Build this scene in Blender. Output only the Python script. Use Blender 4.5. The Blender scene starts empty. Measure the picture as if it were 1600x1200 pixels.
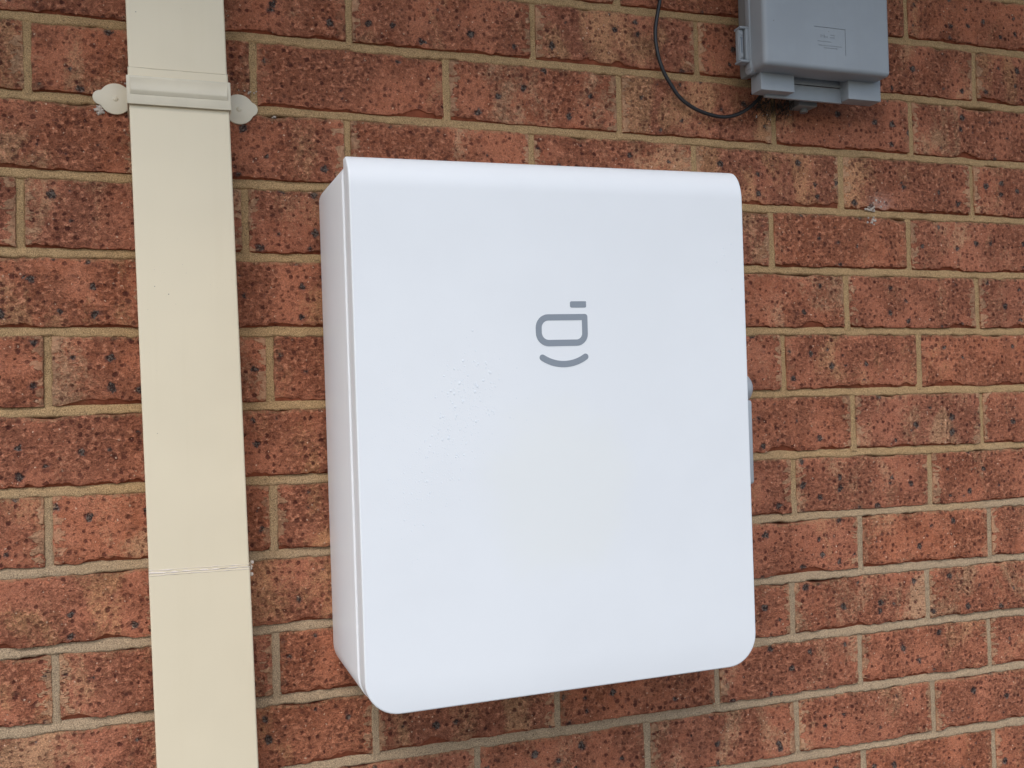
import bpy, bmesh, math, random
import numpy as np
from mathutils import Matrix, Vector

C = bpy.context.scene.collection
scene = bpy.context.scene
rng = np.random.default_rng(11)
random.seed(5)

# ------------------------------------------------------------------ camera
cam = bpy.data.cameras.new("camera")
cam_o = bpy.data.objects.new("camera", cam)
C.objects.link(cam_o)
RIGHT = Vector((0.94218, -0.33413, -0.02567))
DOWN = Vector((-0.01734, 0.02789, -0.99946))
FWD = Vector((0.33466, 0.94211, 0.02048))
CAM = Vector((0.2058, -1.23547, -0.43879))
m = Matrix.Identity(4)
for i in range(3):
    m[i][0] = RIGHT[i]; m[i][1] = -DOWN[i]; m[i][2] = -FWD[i]; m[i][3] = CAM[i]
cam_o.matrix_world = m
cam.sensor_width = 36.0
cam.lens = 36.0
cam.clip_start = 0.01
cam.clip_end = 500.0
scene.camera = cam_o

# ------------------------------------------------------------------ world and sun: bright overcast
SUN_EL = math.radians(50)
SUN_AZ = math.radians(214)          # clockwise from +Y
world = bpy.data.worlds.new("World")
scene.world = world
world.use_nodes = True
wn = world.node_tree
wn.nodes.clear()
wo = wn.nodes.new("ShaderNodeOutputWorld")
bg = wn.nodes.new("ShaderNodeBackground")
bg.inputs[1].default_value = 0.15
sky = wn.nodes.new("ShaderNodeTexSky")
sky.sky_type = 'NISHITA'
sky.sun_disc = False
sky.sun_elevation = SUN_EL
sky.sun_rotation = SUN_AZ
sky.dust_density = 1.5
hs = wn.nodes.new("ShaderNodeHueSaturation")
hs.inputs["Saturation"].default_value = 0.78
wn.links.new(sky.outputs[0], hs.inputs["Color"])
wn.links.new(hs.outputs[0], bg.inputs[0])
wn.links.new(bg.outputs[0], wo.inputs[0])
sun = bpy.data.lights.new("sun", 'SUN')
sun.energy = 1.0
sun.angle = math.radians(38)
sun.color = (1.0, 0.985, 0.965)
sun_o = bpy.data.objects.new("sun", sun)
C.objects.link(sun_o)
sd = Vector((math.sin(SUN_AZ) * math.cos(SUN_EL), math.cos(SUN_AZ) * math.cos(SUN_EL), math.sin(SUN_EL)))
sun_o.rotation_euler = (-sd).to_track_quat('-Z', 'Y').to_euler()
sun_o.location = (0, -3, 3)
scene.view_settings.view_transform = 'Standard'
scene.view_settings.look = 'None'
scene.view_settings.gamma = 1.0
scene.view_settings.use_curve_mapping = False
scene.view_settings.exposure = 0.62


# ------------------------------------------------------------------ helpers
def tag(o, label=None, cat=None, group=None, kind=None):
    if label: o["label"] = label
    if cat: o["category"] = cat
    if group: o["group"] = group
    if kind: o["kind"] = kind
    return o


def empty(name, loc=(0, 0, 0), rot=(0, 0, 0)):
    o = bpy.data.objects.new(name, None)
    o.empty_display_size = 0.05
    o.location = loc
    o.rotation_euler = rot
    C.objects.link(o)
    return o


def link(name, me, mat, parent=None, loc=(0, 0, 0), rot=(0, 0, 0)):
    o = bpy.data.objects.new(name, me)
    if mat is not None and not me.materials:
        me.materials.append(mat)
    C.objects.link(o)
    o.location = loc
    o.rotation_euler = rot
    if parent is not None:
        o.parent = parent
    return o


def finish(me, angle=35):
    me.polygons.foreach_set("use_smooth", [True] * len(me.polygons))
    me.set_sharp_from_angle(angle=math.radians(angle))
    me.update()
    return me


def from_np(name, V, Q, edge=None, angle=None):
    me = bpy.data.meshes.new(name)
    V = np.asarray(V, np.float32); Q = np.asarray(Q, np.int32)
    me.vertices.add(len(V)); me.vertices.foreach_set("co", V.ravel())
    me.loops.add(Q.size); me.loops.foreach_set("vertex_index", Q.ravel())
    k = Q.shape[1]
    me.polygons.add(len(Q))
    me.polygons.foreach_set("loop_start", np.arange(0, Q.size, k, dtype=np.int32))
    me.polygons.foreach_set("use_smooth", np.ones(len(Q), bool))
    if edge is not None:
        a = me.attributes.new("edge", 'FLOAT_COLOR', 'POINT')
        a.data.foreach_set("color", np.asarray(edge, np.float32).ravel())
    me.update(calc_edges=True)
    if angle:
        me.set_sharp_from_angle(angle=math.radians(angle))
    return me


def from_bm(name, bm, angle=35):
    bmesh.ops.recalc_face_normals(bm, faces=bm.faces)
    me = bpy.data.meshes.new(name)
    bm.to_mesh(me)
    bm.free()
    return finish(me, angle)


def add_box(bm, lo, hi, bev=0.0, seg=2, mtx=None):
    r = bmesh.ops.create_cube(bm, size=1.0)
    vs = r["verts"]
    for v in vs:
        v.co = Vector([lo[i] + (v.co[i] + 0.5) * (hi[i] - lo[i]) for i in range(3)])
    if bev > 0:
        es = list({e for v in vs for e in v.link_edges})
        rb = bmesh.ops.bevel(bm, geom=es, offset=bev, segments=seg, profile=0.5, affect='EDGES')
        vs = list({v for f in rb["faces"] for v in f.verts} | {v for v in vs if v.is_valid})
    if mtx is not None:
        bmesh.ops.transform(bm, matrix=mtx, verts=[v for v in vs if v.is_valid])


def add_cyl(bm, c, r, depth, axis='Y', seg=20, r2=None, bev=0.0):
    mats = {'Y': Matrix.Rotation(math.pi / 2, 4, 'X'), 'X': Matrix.Rotation(math.pi / 2, 4, 'Y'), 'Z': Matrix.Identity(4)}
    q = bmesh.ops.create_cone(bm, cap_ends=True, segments=seg, radius1=r, radius2=r if r2 is None else r2, depth=depth,
                              matrix=Matrix.Translation(c) @ mats[axis])
    if bev > 0:
        es = [e for e in {e for v in q["verts"] for e in v.link_edges} if any(len(f.verts) > 4 for f in e.link_faces)]
        bmesh.ops.bevel(bm, geom=es, offset=bev, segments=2, profile=0.5, affect='EDGES')


def prism(bm, pts, y0, y1, bev=0.0):
    """outline in the xz plane, extruded along y"""
    vs = [bm.verts.new((x, y0, z)) for x, z in pts]
    f = bm.faces.new(vs)
    r = bmesh.ops.extrude_face_region(bm, geom=[f])
    nv = [v for v in r["geom"] if isinstance(v, bmesh.types.BMVert)]
    for v in nv:
        v.co.y = y1
    if bev > 0:
        ff = [g for g in r["geom"] if isinstance(g, bmesh.types.BMFace)][0]
        bmesh.ops.bevel(bm, geom=list(ff.edges), offset=bev, segments=2, profile=0.5, affect='EDGES')


def tube(pts, r, seg=12, closed_ends=True):
    P = np.array(pts, float)
    T = np.gradient(P, axis=0)
    T /= np.linalg.norm(T, axis=1)[:, None]
    up = np.array([0.0, 1.0, 0.0])
    V = []; Q = []
    rr = np.broadcast_to(np.asarray(r, float), (len(P),))
    for i in range(len(P)):
        a = np.cross(T[i], up)
        if np.linalg.norm(a) < 1e-4: a = np.cross(T[i], [1.0, 0, 0])
        a /= np.linalg.norm(a); b = np.cross(T[i], a)
        for k in range(seg):
            t = 2 * math.pi * k / seg
            V.append(P[i] + rr[i] * (math.cos(t) * a + math.sin(t) * b))
    for i in range(len(P) - 1):
        for k in range(seg):
            k2 = (k + 1) % seg
            Q.append((i * seg + k, i * seg + k2, (i + 1) * seg + k2, (i + 1) * seg + k))
    return np.array(V), np.array(Q)


def smooth_path(pts, n=10):
    P = [np.array(p, float) for p in pts]
    P = [2 * P[0] - P[1]] + P + [2 * P[-1] - P[-2]]
    out = []
    for i in range(1, len(P) - 2):
        for k in range(n):
            t = k / n
            a, b, c, d = P[i - 1], P[i], P[i + 1], P[i + 2]
            out.append(0.5 * (2 * b + (c - a) * t + (2 * a - 5 * b + 4 * c - d) * t * t + (3 * b - a - 3 * c + d) * t ** 3))
    out.append(P[-2])
    return out


def n1(x, freq, seed):
    """smooth 1D value noise in -1..1"""
    x = np.asarray(x, float) * freq + seed * 17.31
    i = np.floor(x).astype(np.int64); f = x - i; f = f * f * (3 - 2 * f)
    def h(k):
        s = np.sin(k * 127.1 + seed * 311.7) * 43758.5453
        return (s - np.floor(s)) * 2 - 1
    return h(i) * (1 - f) + h(i + 1) * f


def n2(x, z, freq, seed):
    x = np.asarray(x, float) * freq; z = np.asarray(z, float) * freq
    i = np.floor(x).astype(np.int64); j = np.floor(z).astype(np.int64)
    f = x - i; g = z - j; f = f * f * (3 - 2 * f); g = g * g * (3 - 2 * g)
    def h(a, b):
        s = np.sin(a * 127.1 + b * 269.5 + seed * 53.7) * 43758.5453
        return (s - np.floor(s)) * 2 - 1
    return (h(i, j) * (1 - f) + h(i + 1, j) * f) * (1 - g) + (h(i, j + 1) * (1 - f) + h(i + 1, j + 1) * f) * g


# ------------------------------------------------------------------ node helper
class NT:
    def __init__(self, name):
        self.mat = bpy.data.materials.new(name)
        self.mat.use_nodes = True
        self.t = self.mat.node_tree
        self.t.nodes.clear()
        self.out = self.t.nodes.new("ShaderNodeOutputMaterial")
        self.b = self.t.nodes.new("ShaderNodeBsdfPrincipled")
        self.t.links.new(self.b.outputs[0], self.out.inputs[0])

    def put(self, sock, v):
        if isinstance(v, bpy.types.NodeSocket): self.t.links.new(v, sock)
        elif v is not None:
            if isinstance(v, (tuple, list)) and len(v) == 3 and sock.type == 'RGBA': v = (*v, 1)
            sock.default_value = v

    def math(self, op, a, b=0.0, c=None, clamp=False):
        n = self.t.nodes.new("ShaderNodeMath"); n.operation = op; n.use_clamp = clamp
        self.put(n.inputs[0], a); self.put(n.inputs[1], b)
        if c is not None: self.put(n.inputs[2], c)
        return n.outputs[0]

    def mix(self, f, a, b, mode='MIX'):
        n = self.t.nodes.new("ShaderNodeMix"); n.data_type = 'RGBA'; n.blend_type = mode
        self.put(n.inputs[0], f); self.put(n.inputs[6], a); self.put(n.inputs[7], b)
        return n.outputs[2]

    def noise(self, vec, scale, detail=3.0, rough=0.55, dist=0.0, w=None):
        n = self.t.nodes.new("ShaderNodeTexNoise")
        n.inputs["Scale"].default_value = scale; n.inputs["Detail"].default_value = detail
        n.inputs["Roughness"].default_value = rough; n.inputs["Distortion"].default_value = dist
        self.put(n.inputs["Vector"], vec)
        return n.outputs[0], n.outputs[1]

    def vor(self, vec, scale, dim='2D', rnd=1.0):
        n = self.t.nodes.new("ShaderNodeTexVoronoi"); n.voronoi_dimensions = dim
        n.inputs["Scale"].default_value = scale; n.inputs["Randomness"].default_value = rnd
        self.put(n.inputs["Vector"], vec)
        return n.outputs["Distance"], n.outputs["Color"]

    def ramp(self, f, lo, hi, a=0.0, b=1.0, smooth=True):
        n = self.t.nodes.new("ShaderNodeMapRange"); n.clamp = True
        if smooth: n.interpolation_type = 'SMOOTHSTEP'
        self.put(n.inputs[0], f); self.put(n.inputs[1], lo); self.put(n.inputs[2], hi)
        self.put(n.inputs[3], a); self.put(n.inputs[4], b)
        return n.outputs[0]

    def sep(self, v):
        n = self.t.nodes.new("ShaderNodeSeparateXYZ"); self.put(n.inputs[0], v)
        return n.outputs

    def comb(self, x, y, z):
        n = self.t.nodes.new("ShaderNodeCombineXYZ")
        self.put(n.inputs[0], x); self.put(n.inputs[1], y); self.put(n.inputs[2], z)
        return n.outputs[0]

    def vadd(self, a, b, op='ADD'):
        n = self.t.nodes.new("ShaderNodeVectorMath"); n.operation = op
        self.put(n.inputs[0], a); self.put(n.inputs[1], b)
        return n.outputs[0]

    def vscale(self, a, s):
        n = self.t.nodes.new("ShaderNodeVectorMath"); n.operation = 'SCALE'
        self.put(n.inputs[0], a); n.inputs[3].default_value = s
        return n.outputs[0]

    def coord(self, which="Object"):
        n = self.t.nodes.new("ShaderNodeTexCoord"); return n.outputs[which]

    def pos(self):
        n = self.t.nodes.new("ShaderNodeNewGeometry"); return n.outputs["Position"]

    def attr(self, name):
        n = self.t.nodes.new("ShaderNodeAttribute"); n.attribute_name = name
        return n.outputs["Color"]

    def rand(self):
        n = self.t.nodes.new("ShaderNodeObjectInfo"); return n.outputs["Random"]

    def bump(self, h, dist, strength=1.0, normal=None):
        n = self.t.nodes.new("ShaderNodeBump")
        n.inputs["Distance"].default_value = dist; n.inputs["Strength"].default_value = strength
        self.put(n.inputs["Height"], h)
        if normal is not None: self.put(n.inputs["Normal"], normal)
        return n.outputs[0]

    def set(self, **k):
        names = dict(color="Base Color", rough="Roughness", normal="Normal", spec="Specular IOR Level", metal="Metallic",
                     coat="Coat Weight", coatr="Coat Roughness", trans="Transmission Weight", ior="IOR")
        for a, v in k.items(): self.put(self.b.inputs[names[a]], v)
        return self.mat


# ------------------------------------------------------------------ materials
def brick_material():
    n = NT("fired_clay_brick")
    ob = n.coord("Object")
    r = n.rand()
    r2 = n.math('FRACT', n.math('MULTIPLY', r, 37.7))
    r3 = n.math('FRACT', n.math('MULTIPLY', r, 91.3))
    off = n.comb(n.math('MULTIPLY', r, 41.0), n.math('MULTIPLY', r2, 23.0), n.math('MULTIPLY', r3, 31.0))
    P = n.vadd(ob, off)
    s = n.sep(P)
    P2 = n.comb(s[0], s[2], 0.0)
    # warping fields
    _, dc = n.noise(P, 300, 3, 0.65)
    dcz = n.vadd(dc, (-0.5, -0.5, -0.5))
    _, dc2 = n.noise(P, 130, 3, 0.65)
    dcz2 = n.vadd(dc2, (-0.5, -0.5, -0.5))
    Ps = n.vadd(P2, n.vscale(dcz, 0.0052))
    Pb = n.vadd(n.vadd(P2, n.vscale(dcz2, 0.010)), n.vscale(dcz, 0.004))
    # body colour
    f1, _ = n.noise(P, 22, 4, 0.6, 0.5)
    f2, _ = n.noise(P, 110, 4, 0.68)
    f3, _ = n.noise(P, 620, 3, 0.72)
    f4, _ = n.noise(P, 1150, 2, 0.6)
    col = n.mix(n.ramp(f1, 0.32, 0.68), (0.275, 0.098, 0.056), (0.370, 0.152, 0.094))
    col = n.mix(n.math('MULTIPLY', n.ramp(f2, 0.38, 0.72), 0.60), col, (0.385, 0.170, 0.112))
    col = n.mix(n.math('MULTIPLY', r2, 0.5), col, (0.285, 0.122, 0.086))
    col = n.mix(n.math('MULTIPLY', n.math('SUBTRACT', 1.0, r3), 0.18), col, (0.40, 0.140, 0.068))
    # tan sandy patches
    t1, _ = n.noise(n.comb(s[0], s[1], n.math('MULTIPLY', s[2], 0.55)), 15, 3, 0.5, 0.9)
    t2, _ = n.noise(P, 240, 4, 0.68)
    tm = n.math('ADD', n.math('ADD', t1, n.math('MULTIPLY', t2, 0.42)), n.math('MULTIPLY', n.math('POWER', r3, 2.0), 0.17))
    tm = n.ramp(tm, 0.78, 0.98)
    tan = n.mix(r, (0.42, 0.225, 0.120), (0.42, 0.275, 0.180))
    col = n.mix(n.math('MULTIPLY', tm, 0.80), col, tan)
    # crumbled, torn surface: cavity shade painted into the crevices, in zones
    c1, _ = n.noise(n.vadd(n.comb(s[0], s[1], n.math('MULTIPLY', s[2], 1.18)), n.vscale(dcz, 0.006)), 190, 4, 0.62)
    cz, _ = n.noise(P, 16, 2, 0.5)
    zone = n.ramp(cz, 0.36, 0.62, 0.12, 1.0)
    crev = n.math('MULTIPLY', n.ramp(c1, 0.455, 0.345), zone)
    col = n.mix(n.math('MULTIPLY', crev, 0.52), col, (0.105, 0.032, 0.022))
    # ridges mixed paler
    rid = n.math('MULTIPLY', n.ramp(c1, 0.55, 0.68), n.ramp(cz, 0.36, 0.62, 0.25, 1.0))
    col = n.mix(n.math('MULTIPLY', rid, 0.42), col, (0.46, 0.245, 0.165))
    # fine grain
    g = n.ramp(f3, 0.25, 0.75, 0.55, 1.45, False)
    g = n.math('MULTIPLY', g, n.ramp(f4, 0.25, 0.75, 0.72, 1.28, False))
    col = n.mix(1.0, col, n.comb(g, g, g), 'MULTIPLY')
    # freckles of three sizes, fuzzy
    dens, _ = n.noise(P, 20, 2, 0.5)
    densr = n.ramp(dens, 0.30, 0.70, -0.06, 0.05, False)

    def freckle(vec, scale, ch, lo, rmax, soft):
        d, c = n.vor(vec, scale)
        cs = n.sep(c)
        rad = n.math('ADD', n.ramp(cs[ch], lo, 1.0, 0.0, rmax, False), densr)
        return n.math('MULTIPLY', n.ramp(n.math('SUBTRACT', rad, d), -soft, soft), n.ramp(cs[(ch + 1) % 3], 0.0, 1.0, 0.35, 1.0, False))
    small = freckle(Ps, 112, 0, 0.08, 0.33, 0.10)
    col = n.mix(n.math('MULTIPLY', small, 0.92), col, (0.074, 0.022, 0.018))
    mid = freckle(n.vadd(Ps, (5.3, 8.7, 0)), 74, 1, 0.50, 0.20, 0.10)
    col = n.mix(n.math('MULTIPLY', mid, 0.80), col, (0.080, 0.030, 0.026))
    tiny = freckle(n.vadd(Ps, (3.3, 1.7, 0)), 230, 1, 0.42, 0.34, 0.14)
    col = n.mix(n.math('MULTIPLY', tiny, 0.70), col, (0.10, 0.030, 0.022))
    # large iron spots, black with grey slag inside
    bd, bc = n.vor(Pb, 31)
    bcs = n.sep(bc)
    brad = n.ramp(bcs[0], 0.45, 1.0, 0.0, 0.160, False)
    bm_ = n.math('SUBTRACT', brad, bd)
    halo = n.ramp(bm_, -0.12, 0.03)
    col = n.mix(n.math('MULTIPLY', halo, 0.40), col, (0.14, 0.058, 0.055))
    big = n.ramp(bm_, -0.030, 0.040)
    bn, _ = n.noise(P, 360, 3, 0.7)
    spot = n.mix(n.ramp(bn, 0.44, 0.62), (0.024, 0.019, 0.021), (0.17, 0.155, 0.145))
    col = n.mix(n.math('MULTIPLY', big, 0.90), col, spot)
    # pale grit
    wd, wc = n.vor(n.vadd(Ps, (7.1, 2.9, 0)), 150)
    wcs = n.sep(wc)
    grit = n.ramp(n.math('SUBTRACT', n.ramp(wcs[2], 0.84, 1.0, 0.0, 0.16, False), wd), 0.0, 0.04)
    col = n.mix(n.math('MULTIPLY', grit, 0.85), col, (0.58, 0.43, 0.34))
    # lime bloom wiped over two bricks at the right
    W = n.sep(n.pos())
    gx = n.math('DIVIDE', n.math('SUBTRACT', W[0], 1.229), 0.017)
    gz = n.math('DIVIDE', n.math('SUBTRACT', W[2], -0.158), 0.013)
    gd = n.math('ADD', n.math('MULTIPLY', gx, gx), n.math('MULTIPLY', gz, gz))
    bl = n.math('MULTIPLY', n.math('POWER', 2.718, n.math('MULTIPLY', gd, -0.8)), n.ramp(n.math('ADD', t2, n.math('MULTIPLY', f3, 0.5)), 0.62, 0.92, 0.25, 1.0))
    col = n.mix(n.math('MULTIPLY', bl, 0.58), col, (0.44, 0.35, 0.34))
    # edges: smooth red lip, buff flakes at the ends
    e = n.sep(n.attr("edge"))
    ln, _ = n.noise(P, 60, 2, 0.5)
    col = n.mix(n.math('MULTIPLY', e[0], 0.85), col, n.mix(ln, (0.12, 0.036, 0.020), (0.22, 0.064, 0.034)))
    en, _ = n.noise(n.comb(n.math('MULTIPLY', s[0], 0.55), s[1], s[2]), 120, 3, 0.55, 0.4)
    flake = n.ramp(n.math('ADD', en, n.math('MULTIPLY', e[1], 0.33)), 0.725, 0.765)
    flake = n.math('MULTIPLY', flake, n.ramp(e[1], 0.05, 0.35))
    flake = n.math('MULTIPLY', flake, n.ramp(r3, 0.08, 0.30, 0.25, 1.0))
    col = n.mix(n.math('MULTIPLY', flake, 0.80), col, n.mix(t2, (0.32, 0.165, 0.095), (0.50, 0.35, 0.24)))
    # mortar film near the top arris
    mo = n.ramp(n.math('ADD', n.math('MULTIPLY', e[2], 0.55), n.math('MULTIPLY', t2, 0.7)), 0.70, 0.92)
    col = n.mix(n.math('MULTIPLY', mo, 0.55), col, (0.31, 0.205, 0.125))
    col = n.mix(1.0, col, (1.42, 1.28, 1.12), 'MULTIPLY')
    # relief
    h = n.math('ADD', n.math('MULTIPLY', f3, 0.50), n.math('MULTIPLY', n.math('MULTIPLY', n.ramp(c1, 0.30, 0.60), 1.1), zone))
    h = n.math('ADD', h, n.math('ADD', n.math('MULTIPLY', t2, 0.65), n.math('MULTIPLY', f2, 0.9)))
    h = n.math('SUBTRACT', h, n.math('ADD', n.math('MULTIPLY', small, 0.55), n.math('MULTIPLY', mid, 0.5)))
    h = n.math('SUBTRACT', h, n.math('MULTIPLY', big, n.math('SUBTRACT', 1.8, n.math('MULTIPLY', bn, 2.2))))
    h = n.math('ADD', h, n.math('MULTIPLY', flake, 0.6))
    h = n.math('MULTIPLY', h, n.math('SUBTRACT', 1.0, n.math('MULTIPLY', e[0], 0.7)))
    return n.set(color=col, rough=0.92, spec=0.2, normal=n.bump(h, 0.0030, 1.0))


def mortar_material():
    n = NT("sand_mortar")
    P = n.pos()
    s = n.sep(P)
    a, _ = n.noise(P, 5, 3, 0.5)
    zf = n.ramp(n.math('ADD', s[2], n.math('MULTIPLY', n.math('SUBTRACT', a, 0.5), 0.25)), -0.50, -0.66)
    col = n.mix(zf, (0.425, 0.272, 0.134), (0.405, 0.290, 0.182))
    b, _ = n.noise(P, 60, 3, 0.6)
    col = n.mix(n.math('MULTIPLY', n.ramp(b, 0.35, 0.7), 0.5), col, n.mix(zf, (0.325, 0.205, 0.100), (0.325, 0.236, 0.150)))
    g, _ = n.noise(P, 850, 2, 0.7)
    gr = n.ramp(g, 0.30, 0.70, 0.45, 1.55, False)
    col = n.mix(1.0, col, n.comb(gr, gr, gr), 'MULTIPLY')
    d, dc = n.vor(P, 420, '3D')
    dk = n.ramp(n.math('SUBTRACT', n.ramp(n.sep(dc)[0], 0.72, 1.0, 0.0, 0.42, False), d), 0.0, 0.06)
    col = n.mix(n.math('MULTIPLY', dk, 0.55), col, (0.10, 0.07, 0.05))
    h = n.math('ADD', n.math('MULTIPLY', g, 0.8), n.math('MULTIPLY', b, 0.8))
    return n.set(color=col, rough=0.95, spec=0.15, normal=n.bump(h, 0.0013, 0.9))


def paint(name, col, rough, spec=0.45, var=0.05, bumpd=0.0, scale=6.0, specks=0.0, streak=0.0, blob=None):
    n = NT(name)
    P = n.pos()
    a, _ = n.noise(P, scale, 4, 0.6)
    b, _ = n.noise(P, scale * 14, 3, 0.6)
    dark = tuple(c * (1 - var) for c in col)
    c = n.mix(n.ramp(a, 0.35, 0.65), dark, col)
    s = n.sep(P)
    if streak:
        st, _ = n.noise(n.comb(n.math('MULTIPLY', s[0], 9.0), s[1], n.math('MULTIPLY', s[2], 0.5)), 9, 4, 0.6)
        c = n.mix(n.math('MULTIPLY', n.ramp(st, 0.50, 0.72), streak), c, tuple(v * q for v, q in zip(col, (0.80, 0.76, 0.66))))
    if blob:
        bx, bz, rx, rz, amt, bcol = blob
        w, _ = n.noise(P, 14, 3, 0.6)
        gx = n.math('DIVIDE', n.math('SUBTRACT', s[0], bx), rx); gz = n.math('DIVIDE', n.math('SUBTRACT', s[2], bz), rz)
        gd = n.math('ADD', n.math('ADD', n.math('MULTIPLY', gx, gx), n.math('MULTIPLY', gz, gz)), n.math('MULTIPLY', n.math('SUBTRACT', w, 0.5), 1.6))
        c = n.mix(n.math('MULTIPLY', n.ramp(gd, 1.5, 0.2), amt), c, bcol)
    if specks:
        d, vc = n.vor(n.comb(s[0], s[2], 0.0), 70)
        vs = n.sep(vc)
        k = n.ramp(n.math('SUBTRACT', n.ramp(vs[0], 1.0 - specks, 1.0, 0.0, 0.075, False), d), 0.0, 0.02)
        c = n.mix(n.math('MULTIPLY', k, 0.65), c, (0.16, 0.13, 0.10))
        d2, vc2 = n.vor(n.comb(s[0], s[2], 5.0), 320)
        k2 = n.ramp(n.math('SUBTRACT', n.ramp(n.sep(vc2)[1], 0.93, 1.0, 0.0, 0.16, False), d2), 0.0, 0.05)
        cl, _ = n.noise(P, 11, 2, 0.5)
        c = n.mix(n.math('MULTIPLY', n.math('MULTIPLY', k2, n.ramp(cl, 0.52, 0.68)), 0.40), c, (0.30, 0.27, 0.24))
    ro = n.math('ADD', rough, n.math('MULTIPLY', n.math('SUBTRACT', b, 0.5), 0.16))
    k = dict(color=c, rough=ro, spec=spec)
    if bumpd:
        g, _ = n.noise(P, 900, 2, 0.5)
        lo, _ = n.noise(P, 9, 2, 0.5)
        k["normal"] = n.bump(n.math('ADD', g, n.math('MULTIPLY', lo, 14.0)), bumpd, 0.6)
    return n.set(**k)


M_brick = brick_material()
M_mortar = mortar_material()
M_white = paint("white_powder_coat", (0.805, 0.817, 0.824), 0.40, 0.42, 0.025, 0.00007, 5.0, blob=(0.63, -0.535, 0.085, 0.10, 0.6, (0.80, 0.805, 0.770)))  # blob: soft warm reflection painted into the cover colour
M_body = paint("white_body_coat", (0.84, 0.84, 0.845), 0.40, 0.4, 0.02, 0.00006)
M_logo = paint("grey_logo_print", (0.255, 0.285, 0.32), 0.5, 0.4, 0.03)
M_cream = paint("cream_colour_steel", (0.80, 0.690, 0.495), 0.38, 0.4, 0.06, 0.00010, 3.0, specks=0.015, streak=0.05)
M_cream2 = paint("cream_clip_steel", (0.735, 0.65, 0.49), 0.42, 0.4, 0.08, 0.00006, 20.0, specks=0.03)
M_sealant = paint("pinkish_sealant", (0.76, 0.66, 0.56), 0.6, 0.3, 0.15, 0.0003, 60)
M_grey = paint("grey_plastic", (0.300, 0.322, 0.340), 0.46, 0.4, 0.08, 0.00008, 10.0, specks=0.03, streak=0.12)
M_greyd = paint("darker_grey_plastic", (0.20, 0.205, 0.20), 0.55, 0.35, 0.08)
M_slot_shade = paint("slot_shade_grey", (0.16, 0.19, 0.225), 0.6, 0.3, 0.05)
M_cable = paint("black_cable_sheath", (0.018, 0.017, 0.018), 0.4, 0.45, 0.2)
M_switch = paint("silver_grey_switch", (0.42, 0.44, 0.46), 0.4, 0.5, 0.05)
M_web = paint("dusty_web", (0.05, 0.042, 0.035), 0.9, 0.1, 0.3)
M_webw = paint("pale_dust", (0.6, 0.56, 0.52), 0.9, 0.1, 0.3)
M_smear = paint("white_lime_smear", (0.58, 0.49, 0.41), 0.9, 0.1, 0.3, 0.0002, 200)
M_drop = paint("water_bead", (0.79, 0.815, 0.835), 0.22, 0.5, 0.01)
M_soffit = paint("soffit_lining", (0.55, 0.53, 0.48), 0.7, 0.3, 0.05)
M_ground = paint("concrete_path", (0.15, 0.145, 0.135), 0.9, 0.2, 0.25, 0.0008, 2.5)

# ------------------------------------------------------------------ setting: ground and the lining of the eave
me = from_np("ground", [(-60, -60, -1.72), (60, -60, -1.72), (60, 60, -1.72), (-60, 60, -1.72)], [(0, 1, 2, 3)])
tag(link("ground", me, M_ground), kind="structure")

bm = bmesh.new()
add_box(bm, (-1.2, -0.58, 0.53), (3.2, 0.11, 0.542))
sof = link("soffit", from_bm("soffit", bm), M_soffit)
tag(sof, kind="structure")
bm = bmesh.new()
add_box(bm, (-1.2, -0.605, 0.51), (3.2, -0.5815, 0.70), 0.002)
fas = link("fascia", from_bm("fascia", bm), M_cream)
tag(fas, kind="structure")

# ------------------------------------------------------------------ the brick wall
BED = {-1: (0.0895, 0.0915, 0.0920), 0: (0.0052, 0.0064, 0.0056), 1: (-0.0819, -0.0812, -0.0837), 2: (-0.1693, -0.1685, -0.1716),
       3: (-0.2566, -0.2560, -0.2576), 4: (-0.3447, -0.3447, -0.3443), 5: (-0.4321, -0.4313, -0.4330),
       6: (-0.5211, -0.5190, -0.5205), 7: (-0.6083, -0.6065, -0.6082), 8: (-0.6943, -0.6938, -0.6930),
       9: (-0.7794, -0.7764, -0.7770), 10: (-0.8640, -0.8600, -0.8590), 11: (-0.9480, -0.9435, -0.9435)}
PERP = {-2: [1.2875], -1: [0.4448, 0.6863, 0.9286, 1.4142], 0: [0.0857, 0.3289, 0.5673, 0.8079, 1.0501, 1.2892],
        1: [0.44, 0.6803, 0.9195, 1.1616, 1.4015], 2: [0.0761, 0.3166, 1.04, 1.2796], 3: [1.1648, 1.4051],
        4: [0.1018, 0.3418, 1.0538, 1.291], 5: [1.1691, 1.4057], 6: [0.0999, 0.3425, 1.0643, 1.3049], 7: [1.1745, 1.4129],
        8: [0.1043, 0.342, 1.0569, 1.2929], 9: [0.4587, 0.6962, 0.9309, 1.168, 1.4054],
        10: [0.586, 0.8234, 1.0583, 1.2955], 11: [1.169, 1.407]}
K0, K1 = -5, 19                       # courses k sits between bed k and bed k+1
X0, X1 = -0.40, 2.06


def bed(k, x):
    x = np.asarray(x, float)
    if k in BED:
        a = BED[k]
        z = np.interp(x, [0.15, 0.75, 1.35], a)
    elif k < -1:
        z = 0.0915 + (-1 - k) * 0.0862 + 0 * x
    else:
        z = -0.9445 - (k - 11) * 0.0858 + 0 * x
    return z + 0.0005 * n1(x, 6, k + 40)


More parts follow.
